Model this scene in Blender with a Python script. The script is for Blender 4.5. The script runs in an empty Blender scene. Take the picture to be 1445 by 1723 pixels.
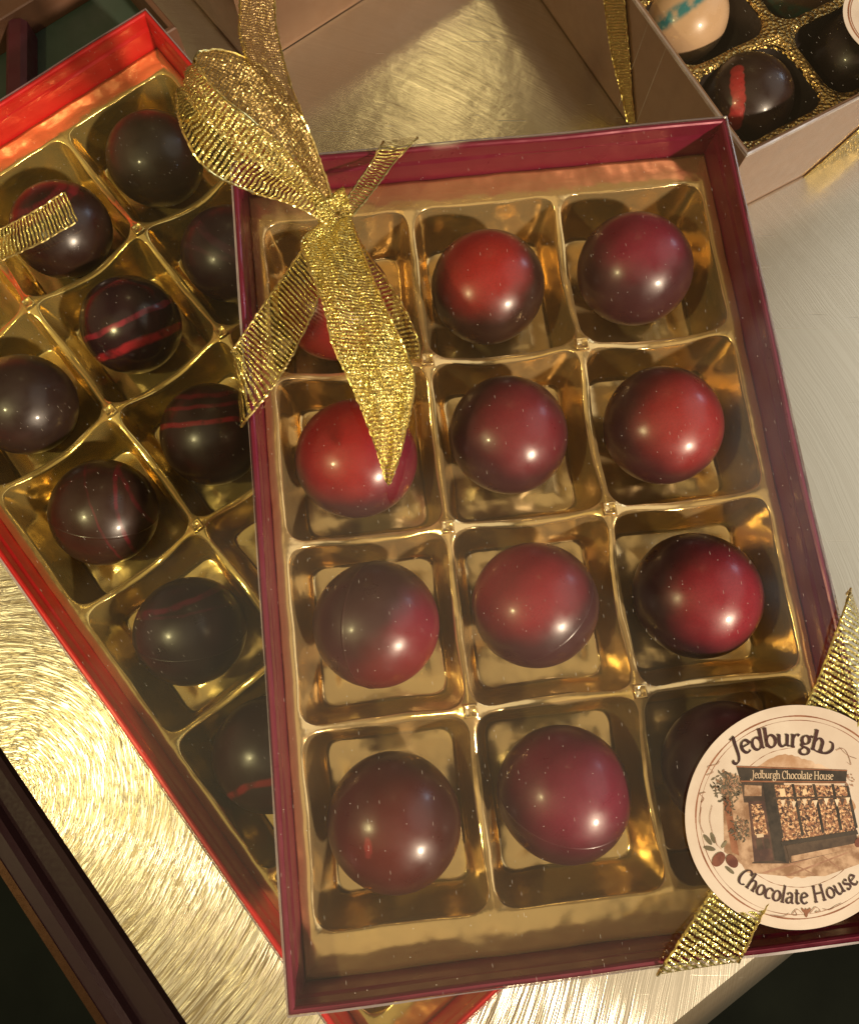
import bpy, math, random
from math import sin, cos, pi, atan2, sqrt, radians
from mathutils import Vector, Matrix
random.seed(7)
S = 0.1                      # millimetres -> scene units (1 unit = 1 cm)
C = bpy.context.scene.collection
sc = bpy.context.scene
sc.unit_settings.system = 'METRIC'; sc.unit_settings.scale_length = 0.01

# ------------------------------------------------------------------ camera
CAM = Vector((0, 0, 230.08)); ERX, ERY = 0.20975, -0.01041; F = 1265.27; PW, PH = 1445, 1723
cd = bpy.data.cameras.new('camera'); cam = bpy.data.objects.new('camera', cd); C.objects.link(cam)
cam.location = CAM * S; cam.rotation_euler = (ERX, ERY, 0)
cd.sensor_fit = 'VERTICAL'; cd.sensor_height = 24; cd.lens = F / PH * 24
cd.clip_start = 0.1; cd.clip_end = 5000
cd.dof.use_dof = True; cd.dof.focus_distance = 17.0; cd.dof.aperture_fstop = 20.0
sc.camera = cam
RC = cam.rotation_euler.to_matrix()
def ray(u, v): return RC @ Vector(((u - PW/2)/F, -(v - PH/2)/F, -1))
def U(u, v, z):              # a point of the plane at height z (mm)
    r = ray(u, v); return CAM + r * ((z - CAM.z) / r.z)
def UPL(u, v, p, n):         # a point of any plane
    r = ray(u, v); return CAM + r * ((p - CAM).dot(n) / r.dot(n))

# ------------------------------------------------------------------ light
sc.view_settings.view_transform = 'Standard'; sc.view_settings.look = 'None'
sc.view_settings.exposure = 0.0; sc.view_settings.gamma = 1.0
w = bpy.data.worlds.new('World'); sc.world = w; w.use_nodes = True
wn = w.node_tree.nodes; wl = w.node_tree.links
bg = wn['Background']; tcw = wn.new('ShaderNodeTexCoord')
last = None
def blob(d, deg0, deg1, col):
    global last
    d = Vector(d).normalized()
    n = wn.new('ShaderNodeVectorMath'); n.operation = 'DOT_PRODUCT'; n.inputs[1].default_value = d
    wl.new(tcw.outputs['Generated'], n.inputs[0])
    m = wn.new('ShaderNodeMapRange'); m.interpolation_type = 'SMOOTHSTEP'
    m.inputs['From Min'].default_value = cos(radians(deg1)); m.inputs['From Max'].default_value = cos(radians(deg0))
    wl.new(n.outputs['Value'], m.inputs['Value'])
    v = wn.new('ShaderNodeVectorMath'); v.operation = 'SCALE'; v.inputs[0].default_value = col
    wl.new(m.outputs['Result'], v.inputs['Scale'])
    a = wn.new('ShaderNodeVectorMath'); a.operation = 'ADD'
    if last is None: a.inputs[0].default_value = (0.030, 0.020, 0.012)
    else: wl.new(last, a.inputs[0])
    wl.new(v.outputs['Vector'], a.inputs[1]); last = a.outputs['Vector']
blob((0.72, 0.22, 0.66), 16, 27, (0.95, 0.90, 0.80))       # pale ceiling to the right
blob((0.05, 0.62, 0.78), 8, 36, (0.19, 0.125, 0.055))
blob((0.02, 0.66, 0.75), 1, 3, (5.5, 4.3, 2.0))       # above: warm room beyond; here: bright spot added for a glint on the steel
blob((-0.52, -0.26, 0.82), 4, 24, (0.35, 0.27, 0.09))
blob((-0.05, -0.14, 1.0), 17, 27, (0.50, 0.405, 0.25))      # above: warm pool of light, left; here: overhead glow added to brighten cup floors
blob((0.78, 0.54, 0.30), 3, 5.5, (6.0, 7.5, 9.5))
blob((-0.9, 0.1, 0.3), 10, 50, (0.40, 0.24, 0.13))          # above: distant window; here: warm glow added for the kraft box's left face
blob((-0.1, -0.75, 0.6), 10, 45, (0.14, 0.09, 0.045))
wl.new(last, bg.inputs['Color']); bg.inputs['Strength'].default_value = 1.0
def lamp(name, loc, size, power, col):
    l = bpy.data.lights.new(name, 'AREA'); l.shape = 'DISK'; l.size = size*S; l.energy = power; l.color = col
    o = bpy.data.objects.new(name, l); C.objects.link(o); o.location = Vector(loc)*S
    o.rotation_euler = (Vector((-10, 20, 30)) - Vector(loc)).to_track_quat('-Z', 'Y').to_euler(); return o
lamp('ceiling_lamp', (1000, -930, 900), 100, 390000, (1.0, 0.80, 0.58))
lamp('counter_lamp', (-245, -58, 350), 20, 5600, (1.0, 0.85, 0.40))

# ------------------------------------------------------------------ helpers
def props(o, label=None, cat=None, group=None, kind=None):
    if label: o['label'] = label
    if cat: o['category'] = cat
    if group: o['group'] = group
    if kind: o['kind'] = kind
    return o
def thing(name, loc, rz, label, cat, group=None):
    o = bpy.data.objects.new(name, None); C.objects.link(o); o.empty_display_size = 1
    o.location = Vector(loc)*S; o.rotation_euler = (0, 0, rz)
    return props(o, label, cat, group)
def mk(name, vs, fs, m, parent=None, smooth=False, uvs=None, world=False, mats=None):
    """verts in mm; world=True: given in world mm and brought into the parent's frame"""
    vs = [Vector(v) for v in vs]
    if world and parent is not None:
        M = (Matrix.Translation(world_loc(parent)) @ Matrix.Rotation(world_rz(parent), 4, 'Z')).inverted()
        vs = [M @ (v*S) for v in vs]
    else: vs = [v*S for v in vs]
    me = bpy.data.meshes.new(name); me.from_pydata([tuple(v) for v in vs], [], fs)
    if uvs:
        ul = me.uv_layers.new(name='UVMap')
        for lp in me.loops: ul.data[lp.index].uv = uvs[lp.vertex_index]
    me.update()
    if smooth: me.polygons.foreach_set('use_smooth', [True]*len(me.polygons))
    o = bpy.data.objects.new(name, me); C.objects.link(o)
    me.materials.append(m)
    if parent is not None: o.parent = parent
    return o
def world_loc(o): return Vector(o.location) if o.parent is None else world_loc(o.parent)
def world_rz(o): return o.rotation_euler[2] if o.parent is None else world_rz(o.parent)

class NT:
    def __init__(s, name):
        s.m = bpy.data.materials.new(name); s.m.use_nodes = True; s.t = s.m.node_tree
        s.n = s.t.nodes; s.l = s.t.links; s.b = s.n['Principled BSDF']; s.out = s.n['Material Output']
    def node(s, typ, ins=None, **kw):
        n = s.n.new(typ)
        for k, v in kw.items(): setattr(n, k, v)
        for k, v in (ins or {}).items():
            if isinstance(v, bpy.types.NodeSocket): s.l.new(v, n.inputs[k])
            else: n.inputs[k].default_value = v
        return n
    def math(s, op, a, b=0.0, c=None, clamp=False):
        i = {0: a, 1: b}
        if c is not None: i[2] = c
        return s.node('ShaderNodeMath', i, operation=op, use_clamp=clamp).outputs[0]
    def mapr(s, v, a, b, c=0.0, d=1.0, smooth=True):
        return s.node('ShaderNodeMapRange', {'Value': v, 'From Min': a, 'From Max': b, 'To Min': c, 'To Max': d},
                      interpolation_type='SMOOTHSTEP' if smooth else 'LINEAR').outputs['Result']
    def mix(s, f, a, b):
        n = s.n.new('ShaderNodeMix'); n.data_type = 'RGBA'
        for k, v in ((0, f), (6, a), (7, b)):
            if isinstance(v, bpy.types.NodeSocket): s.l.new(v, n.inputs[k])
            elif k == 0: n.inputs[k].default_value = v
            else: n.inputs[k].default_value = (*v, 1)
        return n.outputs[2]
    def noise(s, vec, scale, detail=3, rough=0.5, dist=0.0):
        return s.node('ShaderNodeTexNoise', {'Vector': vec, 'Scale': scale, 'Detail': detail, 'Roughness': rough, 'Distortion': dist}).outputs['Fac']
    def set(s, **kw):
        for k, v in kw.items():
            k = k.replace('_', ' ')
            if isinstance(v, bpy.types.NodeSocket): s.l.new(v, s.b.inputs[k])
            elif isinstance(v, tuple) and len(v) == 3: s.b.inputs[k].default_value = (*v, 1)
            else: s.b.inputs[k].default_value = v
    def bump(s, h, strength, dist=0.01, normal=None):
        i = {'Height': h, 'Strength': strength, 'Distance': dist}
        if normal is not None: i['Normal'] = normal
        n = s.node('ShaderNodeBump', i).outputs['Normal']; s.l.new(n, s.b.inputs['Normal']); return n
    def obj(s): return s.node('ShaderNodeTexCoord').outputs['Object']
    def uv(s): return s.node('ShaderNodeTexCoord').outputs['UV']

def plain(name, col, rough=0.5, metal=0.0, coat=0.0, var=0.12, nscale=3.0, bump=0.1):
    t = NT(name); c = t.obj(); nz = t.noise(c, nscale, 4)
    t.set(Base_Color=t.mix(nz, tuple(x*(1-var) for x in col), tuple(min(1, x*(1+var)) for x in col)),
          Roughness=t.mapr(t.noise(c, nscale*2.3, 3), .3, .7, rough*.85, rough*1.15), Metallic=metal, Coat_Weight=coat, Coat_Roughness=0.1)
    if bump: t.bump(t.noise(c, nscale*14, 3), bump, 0.02)
    return t.m

# card: foil-laminated paper, a little wavy
def card(name, col, rough, coat, wave=0.25, metal=0.0):
    t = NT(name); c = t.obj()
    n1 = t.noise(c, 0.55, 2); n2 = t.noise(c, 30, 3)
    t.set(Base_Color=t.mix(t.noise(c, 1.1, 4), tuple(x*.85 for x in col), tuple(min(1, x*1.12) for x in col)),
          Roughness=t.mapr(t.noise(c, 2.0, 4), .3, .7, rough*.8, rough*1.25), Metallic=metal, Coat_Weight=coat, Coat_Roughness=.12)
    b1 = t.node('ShaderNodeBump', {'Height': n1, 'Strength': wave, 'Distance': 0.25}).outputs['Normal']
    t.bump(n2, 0.10, 0.01, b1)
    return t.m
M = {}
M['burgundy'] = card('burgundy_foil_card', (0.17, 0.006, 0.034), 0.34, 0.25, metal=0.2)
M['red'] = card('red_foil_card', (0.56, 0.008, 0.010), 0.38, 0.25, metal=0.15)
M['kraft'] = card('rose_kraft_card', (0.205, 0.115, 0.066), 0.5, 0.0, 0.1)
M['brown_card'] = card('brown_card', (0.13, 0.062, 0.035), 0.5, 0.1)
M['green_card'] = card('dark_green_card', (0.035, 0.055, 0.038), 0.5, 0.05)
M['maroon_card'] = card('maroon_card', (0.07, 0.012, 0.018), 0.4, 0.2)

def gold_mat(name, col, rough, micro, crinkle=0.0, metal=1.0, coat=0.0):
    t = NT(name); c = t.obj()
    n1 = t.noise(c, 0.9, 2, .5); n2 = t.noise(c, 60, 2)
    t.set(Base_Color=t.mix(t.noise(c, .7, 3), tuple(x*.86 for x in col), col), Metallic=metal, Coat_Weight=coat, Coat_Roughness=.06,
          Roughness=t.mapr(t.noise(c, 1.7, 3), .3, .7, rough*.75, rough*1.3))
    b1 = t.node('ShaderNodeBump', {'Height': n1, 'Strength': 0.35, 'Distance': 0.22}).outputs['Normal']
    if crinkle:
        v = t.node('ShaderNodeTexVoronoi', {'Vector': c, 'Scale': 9.0}, feature='F1').outputs['Distance']
        b1 = t.node('ShaderNodeBump', {'Height': v, 'Strength': crinkle, 'Distance': 0.09, 'Normal': b1}).outputs['Normal']
    t.bump(n2, micro, 0.006, b1)
    return t.m
M['tray'] = gold_mat('gold_vacuum_formed_plastic', (0.95, 0.69, 0.33), 0.15, 0.2, metal=.80)
M['tray2'] = gold_mat('gold_vacuum_formed_plastic_olive', (0.80, 0.60, 0.20), 0.15, 0.2, metal=.82)
M['tray3'] = gold_mat('crinkled_gold_foil', (0.62, 0.42, 0.14), 0.3, 0.4, 0.9)

# clear acetate: reflects by Fresnel, otherwise see-through; a few scratches and dust specks
def acetate():
    t = NT('clear_acetate'); c = t.obj()
    nb = t.node('ShaderNodeBump', {'Height': t.noise(c, 0.35, 2), 'Strength': 0.25, 'Distance': 0.25}).outputs['Normal']
    fc = t.node('ShaderNodeLayerWeight', {'Blend': 0.5}).outputs['Facing']
    k = t.math('ADD', t.math('MULTIPLY', t.math('POWER', fc, 5.0), 0.9), 0.056, clamp=True)
    gl = t.node('ShaderNodeBsdfGlossy', {'Color': (1, 1, 1, 1), 'Roughness': 0.06, 'Normal': nb}).outputs[0]
    tr = t.node('ShaderNodeBsdfTransparent', {'Color': (0.97, 0.965, 0.95, 1)}).outputs[0]
    m1 = t.node('ShaderNodeMixShader', {0: k, 1: tr, 2: gl}).outputs[0]
    # dust and hair-line scratches
    sc1 = t.node('ShaderNodeMapping', {'Vector': c, 'Rotation': (0, 0, 0.9), 'Scale': (7.0, 0.55, 1)}).outputs[0]
    sc2 = t.node('ShaderNodeMapping', {'Vector': c, 'Rotation': (0, 0, -0.5), 'Scale': (9.0, 0.7, 1)}).outputs[0]
    s = None
    for mp, thr in ((sc1, 0.012), (sc2, 0.009)):
        v = t.node('ShaderNodeTexVoronoi', {'Vector': mp, 'Scale': 1.0, 'Randomness': 1.0}, feature='F1', voronoi_dimensions='2D')
        a = t.math('LESS_THAN', v.outputs['Distance'], thr*2)
        pick = t.math('LESS_THAN', t.node('ShaderNodeSeparateColor', {0: v.outputs['Color']}).outputs[0], 0.22)
        a = t.math('MULTIPLY', a, pick)
        s = a if s is None else t.math('MAXIMUM', s, a)
    d = t.node('ShaderNodeTexVoronoi', {'Vector': c, 'Scale': 1.9}, feature='F1', voronoi_dimensions='2D')
    dd = t.math('MULTIPLY', t.math('LESS_THAN', d.outputs['Distance'], 0.018), t.math('LESS_THAN', t.node('ShaderNodeSeparateColor', {0: d.outputs['Color']}).outputs[1], 0.35))
    s = t.math('MAXIMUM', s, dd)
    s = t.math('MULTIPLY', s, 0.45)
    df = t.node('ShaderNodeBsdfDiffuse', {'Color': (0.8, 0.76, 0.7, 1)}).outputs[0]
    m2 = t.node('ShaderNodeMixShader', {0: s, 1: m1, 2: df}).outputs[0]
    t.l.new(m2, t.out.inputs['Surface'])
    return t.m
M['acetate'] = acetate()
def film_edge():
    t = NT('acetate_fold'); c = t.obj()
    gl = t.node('ShaderNodeBsdfGlossy', {'Color': (1, 1, 1, 1), 'Roughness': 0.22}).outputs[0]
    tr = t.node('ShaderNodeBsdfTransparent', {'Color': (0.95, 0.93, 0.93, 1)}).outputs[0]
    df = t.node('ShaderNodeBsdfDiffuse', {'Color': (0.5, 0.46, 0.48, 1)}).outputs[0]
    a = t.node('ShaderNodeMixShader', {0: t.mapr(t.noise(c, 1.3, 4), 0.35, .7, .3, .9), 1: tr, 2: gl}).outputs[0]
    b = t.node('ShaderNodeMixShader', {0: 0.3, 1: a, 2: df}).outputs[0]
    t.l.new(b, t.out.inputs['Surface']); return t.m
M['fold'] = film_edge()

# woven metallic ribbon: ribs across, see-through gaps, glitter facets.  UV.x = mm across, UV.y = mm along
def ribbon_mat(name, col, gap, rib=1.0, glint=0.9, rough=0.27, film=0.0):
    t = NT(name); uv = t.uv()
    sx = t.node('ShaderNodeSeparateXYZ', {0: uv}); x, y = sx.outputs[0], sx.outputs[1]
    wob = t.math('MULTIPLY', t.math('SUBTRACT', t.noise(uv, 0.25, 2), 0.5), 0.7)
    yy = t.math('ADD', y, wob)
    ribs = t.math('SINE', t.math('MULTIPLY', yy, 2*pi/rib))
    thr = t.math('SINE', t.math('MULTIPLY', x, 2*pi/0.62))
    fac = t.math('ADD', t.math('MULTIPLY', ribs, 0.6), t.math('MULTIPLY', thr, 0.28))
    fac = t.math('ADD', fac, t.math('MULTIPLY', t.math('SUBTRACT', t.noise(uv, 2.6, 2), 0.5), 1.1))
    solid = t.mapr(fac, gap-0.12, gap+0.12)
    solid = t.math('MAXIMUM', solid, film)
    vo = t.node('ShaderNodeTexVoronoi', {'Vector': uv, 'Scale': 2.3}, feature='F1')
    cc = t.node('ShaderNodeVectorMath', {0: vo.outputs['Color'], 1: (0.5, 0.5, 0.5)}, operation='SUBTRACT').outputs[0]
    cc = t.node('ShaderNodeVectorMath', {0: cc, 'Scale': glint}, operation='SCALE').outputs[0]
    g = t.node('ShaderNodeNewGeometry')
    nn = t.node('ShaderNodeVectorMath', {0: g.outputs['Normal'], 1: cc}, operation='ADD').outputs[0]
    nn = t.node('ShaderNodeVectorMath', {0: nn}, operation='NORMALIZE').outputs[0]
    bm = t.node('ShaderNodeBump', {'Height': fac, 'Strength': 0.5, 'Distance': 0.02, 'Normal': nn}).outputs['Normal']
    t.l.new(bm, t.b.inputs['Normal'])
    col2 = tuple(x*0.62 for x in col)
    t.set(Base_Color=t.mix(t.node('ShaderNodeSeparateColor', {0: vo.outputs['Color']}).outputs[1], col2, col), Metallic=0.8, Roughness=rough,
          Alpha=solid)
    return t.m
M['ribbon'] = ribbon_mat('gold_lurex_ribbon', (1.0, 0.83, 0.26), 0.02, 1.1, 1.3, .2)
M['ribbon_bar'] = ribbon_mat('gold_lurex_ribbon_open_weave', (1.0, 0.86, 0.30), -0.10, 1.2, 1.2, .22)
M['ribbon_dense'] = ribbon_mat('gold_lurex_ribbon_dense', (1.0, 0.80, 0.24), -0.55, 0.9, 1.35, 0.28)
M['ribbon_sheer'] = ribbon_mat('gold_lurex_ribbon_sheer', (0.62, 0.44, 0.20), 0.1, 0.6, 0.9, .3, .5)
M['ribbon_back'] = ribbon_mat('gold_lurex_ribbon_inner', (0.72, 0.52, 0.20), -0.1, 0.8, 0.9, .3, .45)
M['ribbon_brass'] = ribbon_mat('brass_lurex_ribbon', (0.62, 0.46, 0.16), -0.7, 0.9, 0.7)

# ------------------------------------------------------------------ the setting
# dark counter under the steel table
def dark_counter():
    t = NT('dark_counter'); c = t.obj()
    t.set(Base_Color=t.mix(t.noise(c, .25, 5), (0.002, 0.0025, 0.002), (0.009, 0.011, 0.008)), Roughness=.8, Specular_IOR_Level=.02)
    t.bump(t.noise(c, 6, 4), .15, .03); return t.m
mk_c = mk('countertop', [(-900, -900, -85), (900, -900, -85), (900, 1200, -85), (-900, 1200, -85)], [(0, 1, 2, 3)], dark_counter())
props(mk_c, kind='structure')

def steel():
    t = NT('brushed_steel'); c = t.obj()
    cen = U(10, 1345, 0)*S
    p = t.node('ShaderNodeVectorMath', {0: c, 1: tuple(cen)}, operation='SUBTRACT').outputs[0]
    sx = t.node('ShaderNodeSeparateXYZ', {0: p})
    # arcs: slightly warped so that they do not read as a perfect target
    wx = t.math('ADD', sx.outputs[0], t.math('MULTIPLY', t.math('SUBTRACT', t.noise(c, .22, 2), .5), .5))
    wy = t.math('ADD', sx.outputs[1], t.math('MULTIPLY', t.math('SUBTRACT', t.noise(c, .27, 2), .5), .5))
    r = t.math('SQRT', t.math('ADD', t.math('MULTIPLY', wx, wx), t.math('MULTIPLY', wy, wy)))
    th = t.math('ARCTAN2', wy, wx)
    def arc(fr, ft, off):
        v = t.node('ShaderNodeCombineXYZ', {0: t.math('MULTIPLY', r, fr), 1: t.math('MULTIPLY', th, ft), 2: off}).outputs[0]
        return t.noise(v, 1.0, 2, .5)
    a1 = arc(22.0, 3.4, 0.0); a2 = arc(46.0, 6.5, 4.2)
    a = t.math('ADD', t.math('MULTIPLY', a1, .6), t.math('MULTIPLY', a2, .4))
    # the swirl is strong in the near left corner and dies out towards the far right
    msk = t.mapr(t.math('ADD', sx.outputs[1], t.math('MULTIPLY', sx.outputs[0], .9)), 5.0, 12.0, 1.0, 0.12)
    h = t.math('MULTIPLY', t.mapr(a, .42, .58, 0, 1), msk)
    # long straight scratches
    mp = t.node('ShaderNodeMapping', {'Vector': c, 'Rotation': (0, 0, -1.08), 'Scale': (0.35, 16, 1)}).outputs[0]
    scr = t.mapr(t.noise(mp, 1.0, 2, .5), .70, .76)
    big = t.noise(c, .35, 3, .55)
    crum = t.noise(c, .8, 3, .5)
    t.set(Base_Color=t.mix(t.math('MULTIPLY', t.mapr(a, .42, .58, 1, 0), msk), (0.70, 0.66, 0.55), (0.34, 0.28, 0.18)), Metallic=0.97,
          Roughness=t.math('ADD', t.mapr(sx.outputs[1], 10, 24, .30, .20), t.math('MULTIPLY', scr, .1)))
    b0 = t.node('ShaderNodeBump', {'Height': crum, 'Strength': t.math('MULTIPLY', t.mapr(sx.outputs[1], 12, 22, .04, .17), t.mapr(sx.outputs[0], 18, 24, 1.0, .25)), 'Distance': .12}).outputs['Normal']
    b1 = t.node('ShaderNodeBump', {'Height': h, 'Strength': .65, 'Distance': .010, 'Normal': b0}).outputs['Normal']
    t.bump(scr, .2, .01, b1)
    return t.m
M['steel'] = steel()
# table outline (mm): left edge, near corner (out of frame), right edge
def lerp(a, b, t): return a + (b-a)*t
L0, L1 = U(22, 1300, 0), U(307, 1723, 0); R0, R1 = U(1382, 1596, 0), U(1228, 1723, 0)
dl = (L1-L0).normalized(); dr = (R1-R0).normalized()
den = dl.x*(-dr.y) + dr.x*dl.y
k = ((R0-L0).x*(-dr.y) + dr.x*(R0-L0).y)/den
NC = L0 + dl*k
out = [NC, R0 - dr*420, L0 - dl*420 + (R0-dr*420-NC), L0 - dl*420]
def inset(poly, d):
    n = len(poly); r = []
    for i in range(n):
        p0, p1, p2 = poly[i-1], poly[i], poly[(i+1) % n]
        e1 = (p1-p0).normalized(); e2 = (p2-p1).normalized()
        n1 = Vector((-e1.y, e1.x, 0)); n2 = Vector((-e2.y, e2.x, 0))
        b = (n1+n2); b = b / max(.2, b.dot(n1)); r.append(p1 + b*d)
    return r
tb = thing('steel_table', (0, 0, 0), 0, 'brushed stainless steel table top with swirling scratches, under all the boxes', 'table')
vs, fs = [], []
Rr = 9.0
prof = [(0.0, -70.0), (0.0, -Rr)] + [(Rr*(1-cos(a*pi/16)), -Rr*(1-sin(a*pi/16))) for a in range(1, 9)]
# left edge is a crisp fold, right edge a soft roll: scale the roll on the left
edge_k = [1.0, 1.0, 1.0, 0.12]
def ringpoly(d, z):
    n = 4; r = []
    def off(i):  # edge i from vertex i to i+1
        e = (out[(i+1) % 4]-out[i]).normalized(); nn = Vector((-e.y, e.x, 0)); return out[i] + nn*d*edge_k[i], e
    for i in range(4):
        pa, ea = off(i-1); pb, eb = off(i)
        dn = ea.x*(-eb.y) + eb.x*ea.y
        kk = ((pb-pa).x*(-eb.y) + eb.x*(pb-pa).y)/dn
        q = pa + ea*kk; r.append(Vector((q.x, q.y, z)))
    return r
for d, z in prof:
    vs += ringpoly(d, z)
for i in range(len(prof)-1):
    for j in range(4):
        a, b = i*4+j, i*4+(j+1) % 4; fs.append((a, b, b+4, a+4))
mk('rolled_edge', vs, fs, M['steel'], tb, smooth=True)
top = vs[-4:]
mk('top_sheet', top, [(0, 1, 2, 3)], M['steel'], tb)
# dark stepped frame beside the table
def bar(name, p, q, wdt, z0, z1, m, parent, up=0.0, bev=1.5):
    p, q = Vector(p), Vector(q); e = (q-p).normalized(); n = Vector((-e.y, e.x, 0))
    sec = [(-wdt/2, z0), (-wdt/2, z1-bev), (-wdt/2+bev, z1), (wdt/2-bev, z1), (wdt/2, z1-bev), (wdt/2, z0)]
    v = []; f = []
    for P in (p, q):
        for s, z in sec: v.append((P.x+n.x*s, P.y+n.y*s, z))
    for i in range(5): f.append((i, i+1, i+7, i+6))
    f.append((0, 6, 11, 5)); f.append((0, 5, 4, 3, 2, 1)); f.append((6, 7, 8, 9, 10, 11))
    return mk(name, v, f, m, parent, world=True)
fr = thing('cabinet_frame', (U(60, 1500, -45).x, U(60, 1500, -45).y, -85), 0, 'dark maroon stepped frame running beside the steel table at lower left', 'frame')
mdark = plain('dark_maroon_lacquer', (0.016, 0.006, 0.008), .4); mdark2 = plain('dark_maroon_lacquer_inner', (0.016, 0.007, 0.007), .5)
for q in (mdark, mdark2): q.node_tree.nodes['Principled BSDF'].inputs['Specular IOR Level'].default_value = .2
mb = plain('bronze_trim', (0.05, 0.022, 0.01), .3, metal=.8)
for (u0, v0, u1, v1, wd, z1, mm_, nm) in ((-60, 1255, 250, 1723, 14, -40, mdark2, 'rail'), (-60, 1330, 190, 1723, 8, -34, mdark, 'rail'), (-60, 1365, 172, 1723, .5, -33.5, mb, 'trim_strip')):
    p = U(u0, v0, z1); q = U(u1, v1, z1); e = (q-p); bar(nm, p-e, q+e, wd, -85, z1, mm_, fr)

# ------------------------------------------------------------------ boxes and trays
PX, PY = 40.0, 43.88
def rectring(x0, x1, y0, y1, ins, z, seg, jit=None):
    a, b, c, d = x0+ins, x1-ins, y0+ins, y1-ins
    pts = []
    cs = [(a, c), (b, c), (b, d), (a, d)]
    for i in range(4):
        p, q = cs[i], cs[(i+1) % 4]
        for k in range(seg):
            t = k/seg; j = jit(i, t) if jit else 0.0
            nx, ny = [(0, -1), (1, 0), (0, 1), (-1, 0)][i]
            s = sin(pi*t)
            pts.append((p[0]+(q[0]-p[0])*t + nx*j*s, p[1]+(q[1]-p[1])*t + ny*j*s, z))
    return pts
def rings(name, rs, m, parent, cap_last=False, smooth=False, cap_first=False):
    n = len(rs[0]); v = []; f = []
    for r in rs: v += r
    for i in range(len(rs)-1):
        for j in range(n):
            a, b = i*n+j, i*n+(j+1) % n; f.append((a, b, b+n, a+n))
    if cap_last: f.append(tuple(range((len(rs)-1)*n, len(rs)*n)))
    if cap_first: f.append(tuple(reversed(range(n))))
    return mk(name, v, f, m, parent, smooth)
def carton(root, x0, x1, y0, y1, zb, zt, m, th=1.5, seed=1, lid=True, wav=.26, lidname='clear_lid'):
    rnd = random.Random(seed); ph = [rnd.random()*6 for _ in range(8)]
    jit = lambda i, t: wav*sin(t*7+ph[i]) + wav*.6*sin(t*17+ph[i+4])
    sg = 24
    R = lambda ins, z, jj=None: rectring(x0, x1, y0, y1, ins, z, sg, jj)
    outer = [R(0, zb), R(0, zt-.7, jit), R(.12, zt-.25, jit), R(.45, zt, jit), R(th-.45, zt, jit), R(th-.1, zt-.3, jit), R(th, zt-.8, jit)]
    # inner face: folded card with a step two fifths of the way down
    h = zt-zb
    inner = [R(th, zt-4.0, jit), R(th+.12, zt-4.5, jit), R(th+.3, zt-5.2), R(th+.4, zt-7.5), R(th+.6, zb+.5)]
    rings('wall', outer+inner, m, root)
    mk('base', R(th+.3, zb+.5), [tuple(range(4*sg))], m, root)
    if lid:
        o = .2
        lr = [R(-o, zb+1.5), R(-o, zt-.1)]
        rings('lid_side', [R(-o, zb+1.5), R(-o, zt-.9, jit)], M['acetate'], root)
        rings('lid_fold', [R(-o, zt-.9, jit), R(-o*1.3, zt-.2, jit), R(-o, zt+.2, jit), R(.25, zt+.45)], M['fold'], root)
        mk('clear_lid', R(.25, zt+.45), [tuple(range(4*sg))], M['acetate'], root)

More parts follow.
